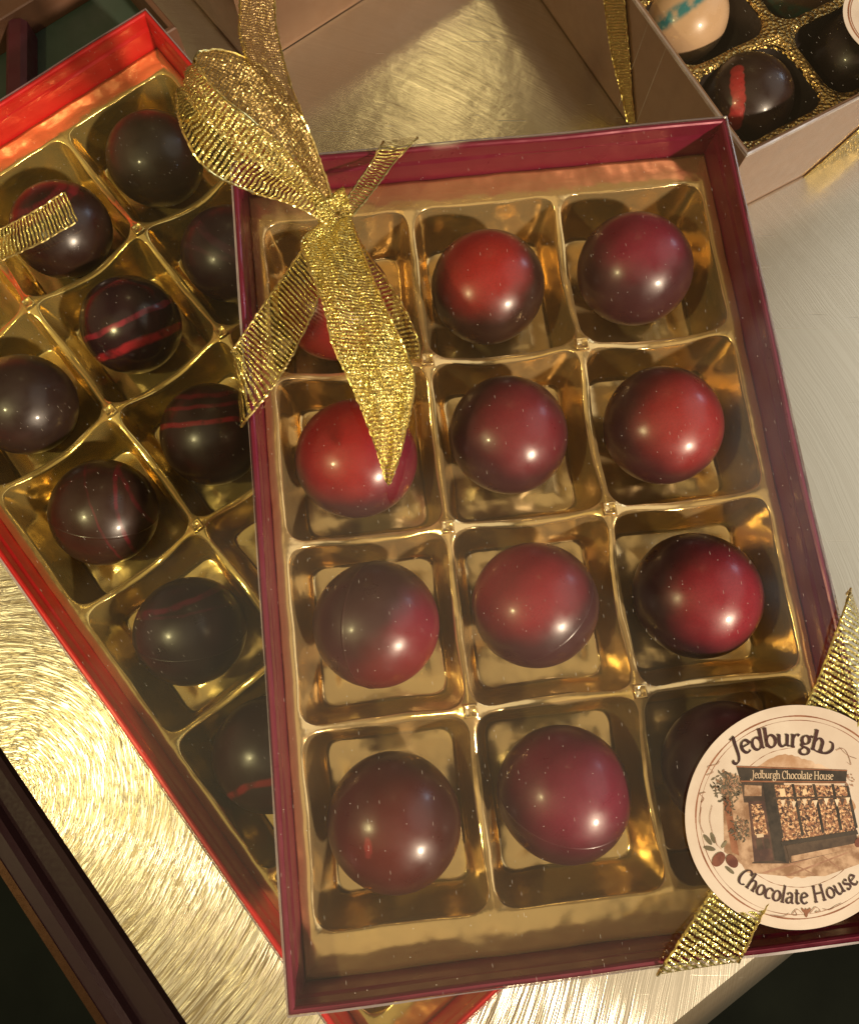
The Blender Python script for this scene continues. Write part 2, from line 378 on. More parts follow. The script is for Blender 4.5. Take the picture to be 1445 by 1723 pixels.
def tray(root_args, nx, ny, mx, my, depth, sag, mat, ins0=0.42, insm=0.6, rad=5.0, seed=3, pip=True, px=PX, py=PY, flange_drop=.6, Mseg=20):
    rnd = random.Random(seed)
    root = root_args
    V = {}; vs = []; fs = []
    def vid(p):
        key = (round(p[0], 2), round(p[1], 2), round(p[2], 2))
        if key not in V: V[key] = len(vs); vs.append(p)
        return V[key]
    prof = [(0.0, 0.0, 0), (.12, .012, .0), (.28, .05, .1), (.5, .14, .2), (1.3, .48, .5), (2.3, .84, .8), (2.65, .93, .9), (3.2, .985, 1.0), (3.9, 1.0, 1.1), (7.5, 1.0, 2.0), (8.4, .985, 2.0)]
    for i in range(nx):
        for j in range(ny):
            cx, cy = (i+.5)*px, -(j+.5)*py
            nb = [j < ny-1, i < nx-1, j > 0, i > 0]        # bottom, right, top, left
            ring0 = []; info = []
            for side in range(4):
                for k in range(Mseg):
                    t = k/Mseg; tt = .5-.5*cos(pi*t)*1.0; tt = t*.5+tt*.5
                    dirs = [((-1, -1), (1, -1)), ((1, -1), (1, 1)), ((1, 1), (-1, 1)), ((-1, 1), (-1, -1))][side]
                    ux = dirs[0][0] + (dirs[1][0]-dirs[0][0])*tt; uy = dirs[0][1] + (dirs[1][1]-dirs[0][1])*tt
                    u, v = ux*px/2, uy*py/2
                    s = max(0, sin(pi*tt))
                    z = -sag*s**1.3 if nb[side] else 0.0
                    ins = ins0 + (insm*s**1.2 if nb[side] else .5*s)
                    ring0.append((cx+u, cy+v, z)); info.append((side, u, v, z, ins))
            ids = [[vid(p) for p in ring0]]
            for d, fz, dr_ in prof:
                r = max(rad - dr_, 2.0) if d < 7 else max(rad-dr_-1, 1.5)
                ring = []
                for side, u, v, z, ins in info:
                    a, b = px/2-ins-d, py/2-ins-d
                    fa, fb = px/2-ins0-rad, py/2-ins0-rad          # reference flats of the opening
                    ga, gb = a-r, b-r
                    if side in (1, 3):
                        sg = 1 if side == 1 else -1; al = abs(v)
                        if al <= fb: q = (sg*a, (v/fb)*gb)
                        else:
                            an = atan2(al-fb, px/2-fa); q = (sg*(ga+r*cos(an)), (1 if v > 0 else -1)*(gb+r*sin(an)))
                    else:
                        sg = 1 if side == 2 else -1; al = abs(u)
                        if al <= fa: q = ((u/fa)*ga, sg*b)
                        else:
                            an = atan2(al-fa, py/2-fb); q = ((1 if u > 0 else -1)*(ga+r*sin(an)), sg*(gb+r*cos(an)))
                    zz = z + (-depth - z)*fz
                    ring.append((cx+q[0], cy+q[1], zz))
                ids.append([len(vs)+n for n in range(len(ring))]); vs.extend(ring)
            n = len(ids[0])
            for a in range(len(ids)-1):
                for b in range(n):
                    b2 = (b+1) % n
                    fs.append((ids[a][b], ids[a][b2], ids[a+1][b2], ids[a+1][b]))
            fs.append(tuple(ids[-1]))
    # flange round the cells
    X1, Y1 = nx*px, -ny*py
    per = []
    for side in range(4):
        cnt = nx if side in (0, 2) else ny
        for c in range(cnt):
            for k in range(Mseg):
                t = k/Mseg; tt = t*.5+(.5-.5*cos(pi*t))*.5; g = (c+tt)/cnt
                p = [(g*X1, Y1), (X1, Y1-g*Y1), (X1-g*X1, 0), (0, g*Y1)][side]
                per.append((p, side, g))
    def offs(fl, z, keep=1.0):
        r = []
        for (x, y), side, g in per:
            ox = -mx*fl if x < .001 else (mx*fl if x > X1-.001 else 0)
            oy = my*fl if y > -.001 else (-my*fl if y < Y1+.001 else 0)
            r.append((x+ox, y+oy, z))
        return r
    prev = [vid((p[0][0], p[0][1], 0.0)) for p in per]
    for fl, z in ((.12, .05), (.5, -.15), (.85, -flange_drop), (1.0, -flange_drop-.1), (1.0, -flange_drop-4)):
        cur = [len(vs)+n for n in range(len(per))]; vs.extend(offs(fl, z))
        for b in range(len(per)):
            b2 = (b+1) % len(per); fs.append((prev[b], cur[b], cur[b2], prev[b2]))
        prev = cur
    if pip:
        for i in range(1, nx):
            for j in range(1, ny):
                cx, cy = i*px, -j*py; n0 = len(vs)
                for hw, z in ((1.75, -.6), (1.6, .8), (1.5, 1.0), (1.2, 1.0), (1.1, .8)):
                    for sx_, sy_ in ((-1, -1), (1, -1), (1, 1), (-1, 1)): vs.append((cx+sx_*hw, cy+sy_*hw, z))
                for a in range(4):
                    for b in range(4):
                        b2 = (b+1) % 4; fs.append((n0+a*4+b, n0+a*4+b2, n0+a*4+4+b2, n0+a*4+4+b))
                fs.append((n0+16, n0+17, n0+18, n0+19))
    # small irregularities of the thin plastic
    nz = lambda p, q: sin(p*.19+seed)*sin(q*.23+2*seed) + .5*sin(p*.47+q*.31+seed)
    vs2 = [(x+.12*nz(y, x), y+.12*nz(x, y+9), z+.10*nz(x+7, y)) for x, y, z in vs]
    o = mk('chocolate_tray', vs2, fs, mat, root, smooth=True)
    return o
def frame(name, origin, rz, label, cat): return thing(name, origin, rz, label, cat)
def locz(origin, rz):
    M_ = Matrix.Translation(Vector(origin)) @ Matrix.Rotation(rz, 4, 'Z'); return lambda p: M_ @ Vector(p)

# --- box A (front, burgundy)
OA = Vector((-43.30, 117.39, 49.53)); RA = 0.11339
ZBA, ZTA = -18.3, 10.5
boxA = thing('gift_box', OA, RA, 'burgundy gift box with clear lid and round shop sticker, lying on top in front', 'gift box', 'chocolate gift boxes')
carton(boxA, -4.56, 3*PX+4.56, -4*PY-10.6, 10.6, ZBA, ZTA, M['burgundy'], seed=4)
trA = tray(None, 3, 4, 2.5, 8.4, -ZBA-.7, 5.0, M['tray'], seed=2)
trA.location = OA*S; trA.rotation_euler = (0, 0, RA)
props(trA, 'gold plastic tray of twelve square cups inside the burgundy box', 'tray', 'moulded gold trays')
LIDA = OA.z + ZTA + .45
# --- box B (red, under A)
OB = Vector((-177.72, 118.15, 19.09)); RB = 0.67866
ZBB, ZTB = -18.6, 11.0
boxB = thing('gift_box', OB, RB, 'bright red gift box with clear lid, lying slanted under the burgundy one', 'gift box', 'chocolate gift boxes')
carton(boxB, -4.56, 3*PX+4.56, -6*PY-10.6, 10.6, ZBB, ZTB, M['red'], seed=9, wav=.22)
trB = tray(None, 3, 6, 2.5, 8.4, -ZBB-.7, 5.0, M['tray2'], seed=5)
trB.location = OB*S; trB.rotation_euler = (0, 0, RB)
props(trB, 'gold plastic tray of square cups inside the bright red box', 'tray', 'moulded gold trays')
LIDB = OB.z + ZTB + .45
# --- box C (kraft, top right) : origin at its near rim corner
ZC = 38.0
OC = Vector((94.8, 148.1, 0)); RCc = atan2(.485, .874)
boxC = thing('gift_box', OC, RCc, 'rose brown kraft gift box at the top right holding a cream and dark chocolates', 'gift box', 'chocolate gift boxes')
carton(boxC, 0, 150, 0, 190, 0.3, ZC-.4, M['kraft'], seed=12, wav=.15)
# --- box D (kraft, top centre)
pD = U(480, 83, 0); qD = U(610, 0, 0); eD = (qD-pD).normalized(); aD = atan2(eD.y, eD.x)
sD = pD - eD*14
boxD = thing('gift_box', sD, aD, 'brown kraft gift box at the top behind the upright ribbon tail', 'gift box', 'chocolate gift boxes')
carton(boxD, 0, 154, 0, 150, 0.3, ZC-.4, M['kraft'], seed=13, wav=.15)
# --- box E (dark green, top left)
pE = U(0, 175, 12); aE = RB
sE = OB + Vector((cos(RB), sin(RB), 0))*(-20) + Vector((-sin(RB), cos(RB), 0))*(14.0); sE.z = 0
boxE = thing('display_box', sE, aE, 'dark green lined display box with brown rim behind the red box', 'box')
rings('wall', [rectring(0, 153, 0, 110, a, z, 4) for a, z in ((0, .3), (0, 15), (.4, 15.4), (1.6, 15.4), (2, 15), (2, 2))], M['brown_card'], boxE)
mk('green_lining', rectring(0, 153, 0, 110, 1.8, 2.2, 4), [tuple(range(16))], M['green_card'], boxE)
def lbox(name, x0, x1, y0, y1, z0, z1, m, parent, b=.4):
    r = [rectring(x0, x1, y0, y1, a, z, 1) for a, z in ((0, z0), (0, z1-b), (b, z1))]
    return rings(name, r, m, parent, cap_last=True)
lbox('divider', 2.4, 150, 42, 62, 2.3, 13, M['brown_card'], boxE)
ME = Matrix.Translation(sE) @ Matrix.Rotation(aE, 4, 'Z')
bar('strut', ME @ Vector((113, 41.6, 0)), ME @ Vector((94, 12, 0)), 7, 2.3, 11, M['maroon_card'], boxE)

# --- C's tray and its cups, laid out in the box's own frame
toC = (Matrix.Translation(OC) @ Matrix.Rotation(RCc, 4, 'Z')).inverted()
zc_t = ZC-9
J = toC @ U(1310, 52, zc_t)          # where the ribs cross
pcx, pcy = J.x-1.5-3.2, J.y-1.5-3.2
ncx, ncy = 3, 3
trC = tray(None, ncx, ncy, 2.8, 2.8, 24, 0.3, M['tray3'], ins0=1.6, insm=.1, rad=7, seed=8, pip=False, px=pcx, py=pcy, flange_drop=.2)
oc = (Matrix.Translation(OC) @ Matrix.Rotation(RCc, 4, 'Z')) @ Vector((J.x-pcx, J.y-pcy+ncy*pcy, zc_t))
trC.location = oc*S; trC.rotation_euler = (0, 0, RCc)
props(trC, 'crinkled gold foil tray inside the rose brown kraft box at top right', 'tray', 'moulded gold trays')
CUPC = plain('dark_cup_paper', (0.012, 0.007, 0.006), .5)
def C_w(x, y, z): return (Matrix.Translation(OC) @ Matrix.Rotation(RCc, 4, 'Z')) @ Vector((x, y, z))
# dark paper liners in the cups (they sit in the tray)
for (i, j, lb) in ((0, 0, 'dark paper liner round the red streaked chocolate at the top right'), (1, 0, 'dark paper liner in the right hand cup of the kraft box'),
                   (0, 1, 'dark paper liner round the cream chocolate with the teal stripe'), (1, 1, 'dark paper liner under the brown chocolate beside the cream one')):
    x0, y0 = J.x-pcx + i*pcx, J.y-pcy + j*pcy
    o = C_w(x0+pcx/2, y0+pcy/2, zc_t-23.5)
    def rr(a, b, r, z):
        P = []
        for q, (sx_, sy_) in enumerate(((1, 1), (-1, 1), (-1, -1), (1, -1))):
            for k in range(7):
                an = q*pi/2 + k/6*pi/2; P.append((sx_*(a-r)+r*cos(an), sy_*(b-r)+r*sin(an), z))
        return P
    hx, hy = pcx/2-1.9, pcy/2-1.9
    rs = [rr(hx, hy, 6.6, 22.6), rr(hx-.5, hy-.5, 6, 21.4), rr(hx-1.2, hy-1.2, 5.5, 18), rr(hx-5.2, hy-5.2, 4, 2), rr(hx-8, hy-8, 3, .6)]
    lo = rings('cup_liner', rs, CUPC, None, cap_last=True, smooth=True)
    lo.location = o*S; lo.rotation_euler = (0, 0, RCc); props(lo, lb, 'paper liner', 'dark paper liners in the kraft box')

# ------------------------------------------------------------------ chocolates
def choc_mat(name, base, patches, stripes, loc2, rough=0.33, speck=True, base2=None):
    """patches: (world direction, cos start, cos end, colour, strength); stripes: (direction, offset, half width, colour, strength)"""
    t = NT(name); c = t.obj()
    n = t.node('ShaderNodeVectorMath', {0: c}, operation='NORMALIZE').outputs[0]
    nz = t.noise(n, 1.6, 3); col = t.mix(t.noise(n, 1.2, 2), tuple(x*.8 for x in base), base2 or tuple(x*1.25 for x in base))
    for d, lo, hi, pc, st in patches:
        dv = tuple(loc2 @ Vector(d).normalized())
        dt = t.node('ShaderNodeVectorMath', {0: n, 1: dv}, operation='DOT_PRODUCT').outputs['Value']
        dt = t.math('ADD', dt, t.math('MULTIPLY', t.math('SUBTRACT', nz, .5), .35 if lo < .9 else .02))
        fine = t.mapr(t.noise(n, 26, 4, .7), .35, .6, .8, 1.0)
        f = t.math('MULTIPLY', t.math('MULTIPLY', t.mapr(dt, lo, hi), st), fine)
        col = t.mix(t.math('MULTIPLY', f, .85), col, pc)
    for d, o, hw, pc, st in stripes:
        dv = tuple(loc2 @ Vector(d).normalized())
        dt = t.node('ShaderNodeVectorMath', {0: n, 1: dv}, operation='DOT_PRODUCT').outputs['Value']
        dt = t.math('ADD', dt, t.math('MULTIPLY', t.math('SUBTRACT', t.noise(n, 2.2, 3), .5), .12))
        ab = t.math('ABSOLUTE', t.math('SUBTRACT', dt, o))
        brk = t.mapr(t.noise(n, 3.5, 3), .32, .55, .25, 1.0)
        f = t.math('MULTIPLY', t.math('MULTIPLY', t.mapr(ab, hw*1.5, hw*.5), st), brk)
        col = t.mix(f, col, pc)
    if speck:
        v = t.node('ShaderNodeTexVoronoi', {'Vector': n, 'Scale': 6.5}, feature='F1')
        sp = t.math('LESS_THAN', v.outputs['Distance'], t.mapr(t.noise(n, 7, 2), .4, .7, .010, .035))
        pk = t.math('LESS_THAN', t.node('ShaderNodeSeparateColor', {0: v.outputs['Color']}).outputs[0], .12)
        col = t.mix(t.math('MULTIPLY', t.math('MULTIPLY', sp, pk), .5), col, (.6, .5, .45))
    t.set(Base_Color=col, Roughness=t.mapr(t.noise(n, 2.5, 4), .3, .7, rough*.8, rough*1.3), Coat_Weight=.22, Coat_Roughness=t.mapr(t.noise(n, 3.5, 4), .35, .65, .10, .24), Specular_IOR_Level=.5,
          Subsurface_Weight=.0)
    b1 = t.node('ShaderNodeBump', {'Height': t.noise(n, 1.4, 2), 'Strength': .25, 'Distance': .08}).outputs['Normal']
    t.bump(t.noise(n, 55, 3), .10, .008, b1)
    return t.m
def ball_mesh(R, seed, seam=True):
    rnd = random.Random(seed); vs = []; fs = []
    lats = [-90+180*k/40 for k in range(1, 40)]
    if seam: lats = sorted([a for a in lats if abs(a) > 2.2] + [-2.0, -1.2, -.75, -.35, 0, .35, .75, 1.2, 2.0])
    N = 72; p1, p2, p3 = [rnd.random()*6 for _ in range(3)]
    def rad(la, lo):
        r = R*(1 + .008*sin(2*lo+p1)*cos(la) + .006*sin(3*la+p2) + .004*sin(3*lo+p3)*cos(la)**2)
        if seam:
            d = abs(math.degrees(la))
            if d < .9: r += .11*(1-d/.9)
            elif d > 1 and la < 0: r -= .05
        return r
    for la in lats:
        la = radians(la)
        for k in range(N):
            lo = 2*pi*k/N; r = rad(la, lo); vs.append((r*cos(la)*cos(lo), r*cos(la)*sin(lo), r*sin(la)))
    for i in range(len(lats)-1):
        for k in range(N):
            a, b = i*N+k, i*N+(k+1) % N; fs.append((a, b, b+N, a+N))
    vs.append((0, 0, -R)); vs.append((0, 0, R)); s, nn = len(vs)-2, len(vs)-1
    for k in range(N):
        fs.append((s, (k+1) % N, k)); b = (len(lats)-1)*N; fs.append((nn, b+k, b+(k+1) % N))
    return vs, fs
DB = (0.030, 0.011, 0.008); PLUM = (0.050, 0.014, 0.018); DK = (0.020, 0.007, 0.005)
RED = (0.36, 0.014, 0.014); MAG = (0.21, 0.012, 0.035); ROSE = (0.24, 0.020, 0.032); DRED = (0.17, 0.010, 0.010)
def truffle(u, v, zb, R, label, base, patches, stripes=(), seam=None, group=None, seed=1, rough=.33, base2=None, center=None):
    zc = zb + R*.9 + .1
    c = center or U(u, v, zc)
    vw = (CAM - c).normalized()
    ex = (Vector((1, 0, 0)) - vw*vw.x).normalized(); ey = vw.cross(ex)
    def D(ang, o):       # direction seen at image angle ang, o = distance from the middle of the disc
        m = ex*cos(radians(ang)) + ey*sin(radians(ang)); return m*o + vw*sqrt(max(0, 1-o*o))
    if seam is not None:
        ang, o = seam; m = ex*cos(radians(ang)) + ey*sin(radians(ang)); N = (vw*o - m*sqrt(1-o*o)).normalized()
    else: N = (Vector((0, 0, 1)) + ex*random.uniform(-.2, .2) + ey*random.uniform(-.2, .2)).normalized()
    q = Vector((0, 0, 1)).rotation_difference(N); inv = q.to_matrix().inverted()
    P = [(D(a, o), lo, hi, col, st) for a, o, lo, hi, col, st in patches]
    ST = [((ex*cos(radians(a)) + ey*sin(radians(a)) + vw*tilt).normalized(), o, hw, col, st) for a, tilt, o, hw, col, st in stripes]
    vs, fs = ball_mesh(R, seed, seam is not None)
    dn = inv @ Vector((0, 0, 1))                       # settled a little flat under its own weight
    vs = [Vector(v) - dn*(Vector(v).dot(dn)*.11) for v in vs]
    o = mk('chocolate_truffle', vs, fs, choc_mat('truffle_shell', base, P, ST, inv, rough, base2=base2), None, smooth=True)
    o.location = c*S; o.rotation_euler = q.to_euler()
    props(o, label, 'chocolate', group); return o
GA = 'round chocolates in the burgundy box'; GB = 'round chocolates in the red box'; GC_ = 'round chocolates in the kraft box'
zfa = OA.z + ZBA + .75; zfb = OB.z + ZBB + .75
T = lambda *a, **k: truffle(*a, **k)
# box A, row by row from the far end: (patch angle, patch offset, cos from, cos to, colour, strength)
T(566, 512, zfa, 15.18, 'dark red chocolate in the far left cup, mostly behind the gold bow', DB, [(0, .5, .3, .95, DRED, .9), (230, .7, .3, .95, RED, .5)], group=GA, seed=1)
T(820, 484, zfa, 15.18, 'vivid red chocolate with dark underside, far middle cup of the burgundy box', DB, [(105, .5, .35, .92, RED, .95)], group=GA, seed=2)
T(1067, 453, zfa, 15.18, 'plum chocolate with magenta cap, far right cup of the burgundy box', PLUM, [(80, .62, .45, .98, MAG, 1.)], group=GA, seed=3)
T(600, 772, zfa, 15.27, 'bright red chocolate under the pointed end of the ribbon tail', PLUM, [(130, .42, .25, .9, RED, .95), (0, .8, .5, 1, MAG, .7)], group=GA, seed=4)
T(855, 732, zfa, 15.27, 'plum chocolate with a dusky rose middle, in the second row centre cup', PLUM, [(40, .35, .45, .97, ROSE, .8)], group=GA, seed=5)
T(1114, 716, zfa, 15.27, 'plum chocolate with coral red right side, in the second row right cup', PLUM, [(20, .5, .35, .95, (0.38, .028, .028), .85)], group=GA, seed=6)
T(633, 1050, zfa, 15.35, 'brown plum chocolate with an upright seam line and magenta right edge', (0.055, .018, .018), [(-10, .85, .55, .98, MAG, 1.), (-60, .85, .5, 1, DRED, .7)], seam=(178, .5), group=GA, seed=7)
T(900, 1018, zfa, 15.35, 'rose red chocolate with a curved seam at its lower right', PLUM, [(115, .55, .25, .92, (0.33, .020, .035), .9)], seam=(-48, .72), group=GA, seed=8)
T(1172, 1001, zfa, 15.35, 'dark chocolate blushed rose on its right, third row right cup', (0.03, .010, .014), [(0, .5, .35, .95, (0.30, .02, .035), .95)], group=GA, seed=9)
T(663, 1382, zfa, 15.35, 'deep brick red chocolate with a small red streak, near left cup', (0.045, .010, .008), [(200, .2, .3, 1.1, (0.13, .012, .010), .9), (234, .62, .9965, .999, (0.26, .03, .03), .8), (230, .57, .996, .999, (0.26, .03, .03), .8), (225, .53, .996, .999, (0.26, .03, .03), .8), (219, .49, .996, .999, (0.26, .03, .03), .8), (213, .46, .997, .9995, (0.26, .03, .03), .8)], group=GA, seed=10)
T(948, 1334, zfa, 15.35, 'magenta plum chocolate with a pale seam line, near middle cup', (0.045, .010, .014), [(40, .3, .1, .95, (0.21, .010, .040), .95)], seam=(-110, .72), group=GA, seed=11)
T(1226, 1292, zfa, 15.35, 'dark plum chocolate half hidden by the round sticker', (0.03, .008, .012), [(90, .9, .5, 1, (0.08, .01, .02), .6)], group=GA, seed=12)
# box B
SR = (0.15, .010, .018)
T(262, 268, zfb, 15.07, 'plain dark brown chocolate in the far right cup of the red box', (0.030, .018, .010), [], group=GB, seed=21, rough=.4)
T(105, 387, zfb, 15.07, 'dark chocolate with a red swirl under the ribbon end at far left', DK, [], [(120, .2, .62, .07, SR, .9), (120, .2, .78, .05, SR, .7)], group=GB, seed=22)
T(387, 428, zfb, 14.97, 'dark chocolate with faint violet streaks, cut off by the burgundy box beside the bow', (0.022, .008, .012), [], [(60, .3, .35, .08, (0.07, .015, .03), .6), (75, .1, .0, .05, (0.07, .015, .03), .5)], group=GB, seed=23)
T(222, 547, zfb, 15.07, 'glossy dark chocolate with two red stripes', (0.016, .005, .007), [], [(115, .0, .12, .055, (0.22, .014, .03), .9), (112, .0, -.36, .075, (0.26, .014, .02), .95)], group=GB, seed=24, rough=.2)
T(42, 681, zfb, 15.18, 'dark brown chocolate without stripes at the left edge of the photo', (0.022, .011, .009), [], group=GB, seed=25, rough=.36)
T(358, 731, zfb, 15.18, 'dark chocolate with red bands over its upper half, beside the burgundy box wall', DK, [], [(95, -.05, .22, .05, (0.24, .014, .02), .9), (95, -.05, .55, .04, SR, .8), (95, 0, .8, .04, SR, .6)], group=GB, seed=26)
T(176, 862, zfb, 15.35, 'brown chocolate with thin arcs and a seam across its lower half', (0.032, .014, .009), [], [(10, .3, .5, .03, SR, .6), (20, .3, .1, .02, SR, .4), (30, .2, .72, .03, SR, .5)], seam=(-88, .45), group=GB, seed=27, rough=.33)
T(322, 1062, zfb, 15.35, 'violet brown chocolate with a dull red arc on top and a low seam', (0.024, .012, .014), [], [(110, .1, .62, .05, (0.12, .012, .03), .9), (100, .1, .42, .025, (0.1, .012, .03), .5)], seam=(-80, .5), group=GB, seed=28, rough=.33)
T(455, 1268, zfb, 15.35, 'dark chocolate with a red arc low on its side, nearest in the red box', (0.025, .009, .006), [], [(-80, .2, .65, .05, (0.3, .02, .02), .8)], group=GB, seed=29)
# box C
zfc = zc_t-21.5
def cc(i, j): return J.x-pcx + (i+.5)*pcx, J.y-pcy + (j+.5)*pcy
def ctr(u, v, R): return U(u, v, zfc+R)
T(1255, 168, zfc, 14.2, 'dark chocolate with a bold red brush stroke at the top right', DK, [(118, 0.7, .984, .992, (0.40, .03, .03), .95), (122, 0.56, .984, .992, (0.40, .03, .03), .95), (130, 0.42, .984, .992, (0.40, .03, .03), .95), (142, 0.28, .984, .992, (0.40, .03, .03), .95), (175, 0.16, .984, .992, (0.40, .03, .03), .95), (232, 0.24, .984, .992, (0.40, .03, .03), .95), (247, 0.38, .984, .992, (0.40, .03, .03), .95), (252, 0.5, .984, .992, (0.40, .03, .03), .95)], [], group=GC_, seed=41, center=ctr(1255, 168, 14.2))
T(1438, 95, zfc, 14.2, 'nearly black chocolate at the right edge below the second sticker', (0.012, .006, .005), [], group=GC_, seed=42, center=ctr(1438, 95, 14.2))
T(1150, 30, zfc, 14.2, 'cream chocolate with a teal stripe at the top right', (0.50, .32, .18), [], [(125, .1, .28, .14, (0.02, .16, .18), 1.)], group=GC_, seed=43, rough=.3, base2=(.62, .42, .26), center=ctr(1150, 30, 14.2))
T(1335, -22, zfc, 14.2, 'brown chocolate with a teal band cut off by the photo top', (0.07, .035, .015), [], [(-100, .1, .52, .12, (0.02, .07, .05), .9)], group=GC_, seed=44, center=ctr(1335, -22, 14.2))

# ------------------------------------------------------------------ ribbons
def cat(pts, n):
    out = []
    P = [pts[0]*2-pts[1]] + list(pts) + [pts[-1]*2-pts[-2]]
    for i in range(1, len(P)-2):
        for k in range(n):
            t = k/n; a, b, c, d = P[i-1], P[i], P[i+1], P[i+2]
            out.append(.5*((2*b) + (c-a)*t + (2*a-5*b+4*c-d)*t*t + (3*b-a-3*c+d)*t*t*t))
    out.append(P[-2]); return out
def ribbon(name, E1, E2, m, parent, n=14, nu=16, ruffle=.0, bow=0.0, world_pts=False, label=None, hem=True, seed=0, wide=None, square=False):
    """E1, E2: matching lists of (u, v, z) for the two edges"""
    A = cat([Vector(p) if world_pts else U(*p) for p in E1], n); B = cat([Vector(p) if world_pts else U(*p) for p in E2], n)
    vs, uvs, fs, ed = [], [], [], []
    L = 0; L0_ = None
    for k in range(len(A)):
        a, b = A[k], B[k]
        mid = (a+b)/2
        if L0_ is not None: L += (mid-L0_).length
        L0_ = mid
        wd = (b-a).length
        k2 = min(k+1, len(A)-1); k1 = max(k-1, 0)
        tang = ((A[k2]+B[k2])-(A[k1]+B[k1])); nrm = tang.cross(b-a)
        nrm = nrm.normalized() if nrm.length > 1e-6 else Vector((0, 0, 1))
        if nrm.z < 0 and not world_pts and bow == 0: pass
        for i in range(nu+1):
            s = i/nu; p = a.lerp(b, s)
            p = p + nrm*(bow*sin(pi*s) + ruffle*sin(s*9+L*.22+seed)*sin(pi*s)**.5 + ruffle*.5*sin(s*23-L*.1+seed*2))
            vs.append(p); W_ = wide or 14.0; uvs.append((s*W_, L)); ed.append(1.0 if (i == 0 or i == nu) else 0.0)
    if square:           # ribs stay square to the band however its ends are cut
        ax = (A[-n-1]-A[n]); ax.z = 0; ax.normalize(); pp = Vector((-ax.y, ax.x, 0))
        uvs = [(p.dot(pp), p.dot(ax)) for p in vs]
    for k in range(len(A)-1):
        for i in range(nu):
            a = k*(nu+1)+i; fs.append((a, a+1, a+nu+2, a+nu+1))
    o = mk(name, vs, fs, m, parent, smooth=True, uvs=uvs, world=parent is not None)
    if label: o['label'] = label
    if hem:
        for col in (0, nu):
            pts = [vs[k*(nu+1)+col] for k in range(len(A))]
            hv, hf = [], []; rr_ = random.Random(seed+col)
            # resample to small beads
            fine = []
            for k in range(len(pts)-1):
                seg = max(1, int((pts[k+1]-pts[k]).length/.45))
                for q in range(seg): fine.append(pts[k].lerp(pts[k+1], q/seg))
            if len(fine) < 3: continue
            for k, p in enumerate(fine):
                tg = (fine[min(k+1, len(fine)-1)]-fine[max(k-1, 0)])
                if tg.length < 1e-6: tg = Vector((1, 0, 0))
                tg.normalize(); u_ = tg.orthogonal().normalized(); v_ = tg.cross(u_)
                r_ = .26*(.6+.8*rr_.random()); p = p + Vector((rr_.uniform(-.1, .1), rr_.uniform(-.1, .1), rr_.uniform(-.1, .1)))
                for q in range(5): hv.append(p + u_*r_*cos(q*2*pi/5) + v_*r_*sin(q*2*pi/5))
            for k in range(len(fine)-1):
                for q in range(5): hf.append((k*5+q, k*5+(q+1) % 5, k*5+5+(q+1) % 5, k*5+5+q))
            h = mk('hem', hv, hf, M['hem'], o if parent is None else o, world=False)
            if parent is not None:   # the ribbon mesh is in its parent's frame
                Mi = (Matrix.Translation(world_loc(parent)) @ Matrix.Rotation(world_rz(parent), 4, 'Z')).inverted()
                for vv, p in zip(h.data.vertices, hv): vv.co = Mi @ (p*S)
    return o
def hem_mat():
    t = NT('gold_hem_thread'); c = t.obj()
    t.set(Base_Color=t.mix(t.noise(c, 30, 2), (.55, .40, .13), (1., .84, .35)), Metallic=.95, Roughness=.28); return t.m
M['hem'] = hem_mat()
zl = LIDA + .35
K = U(563, 372, zl)
bowT = thing('gold_ribbon_bow', (K.x, K.y, zl), 0, 'glittering gold ribbon tied in a bow over the far left corner of the burgundy box', 'ribbon')
# band over the corner: far branch, left branch
ribbon('band', [(646, 239, zl-16), (642, 243, zl-.2), (624, 275, zl+.3), (596, 315, zl+2), (566, 362, zl+4)],
       [(702, 231, zl-16), (698, 236, zl-.2), (662, 275, zl+.5), (628, 322, zl+2.5), (590, 368, zl+5)], M['ribbon'], bowT, ruffle=.25, seed=1)
ribbon('band', [(548, 388, zl+5), (515, 415, zl+3), (462, 487, zl+.8), (400, 578, zl), (391, 592, zl-1), (398, 596, zl-18)],
       [(575, 395, zl+5), (552, 455, zl+4), (518, 545, zl+2), (466, 640, zl+.8), (410, 712, zl-.2), (413, 712, zl-18)], M['ribbon_bar2'] if 'ribbon_bar2' in M else M['ribbon'], bowT, ruffle=.25, seed=2)
# loop
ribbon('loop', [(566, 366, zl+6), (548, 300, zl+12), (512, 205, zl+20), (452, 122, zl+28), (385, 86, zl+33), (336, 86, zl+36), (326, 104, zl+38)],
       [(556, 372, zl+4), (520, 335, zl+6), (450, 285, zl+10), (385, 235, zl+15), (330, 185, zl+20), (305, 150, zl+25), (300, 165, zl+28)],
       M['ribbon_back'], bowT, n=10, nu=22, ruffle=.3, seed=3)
ribbon('loop', [(328, 98, zl+38), (342, 126, zl+38.5), (372, 160, zl+37), (416, 196, zl+34), (478, 250, zl+27), (532, 315, zl+16), (568, 366, zl+8)],
       [(300, 152, zl+27), (301, 190, zl+31), (316, 238, zl+33), (352, 287, zl+31), (420, 322, zl+25), (500, 348, zl+16), (560, 384, zl+8)],
       M['ribbon'], bowT, n=10, nu=22, ruffle=.45, seed=13)
# tail standing up out of frame
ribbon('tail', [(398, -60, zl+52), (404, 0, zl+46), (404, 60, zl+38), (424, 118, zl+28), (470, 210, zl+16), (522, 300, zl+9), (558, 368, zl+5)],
       [(455, -60, zl+52), (461, 0, zl+46), (469, 70, zl+38), (492, 150, zl+28), (522, 225, zl+16), (548, 300, zl+9), (572, 366, zl+5)], M['ribbon_sheer'], bowT, ruffle=.3, seed=4)
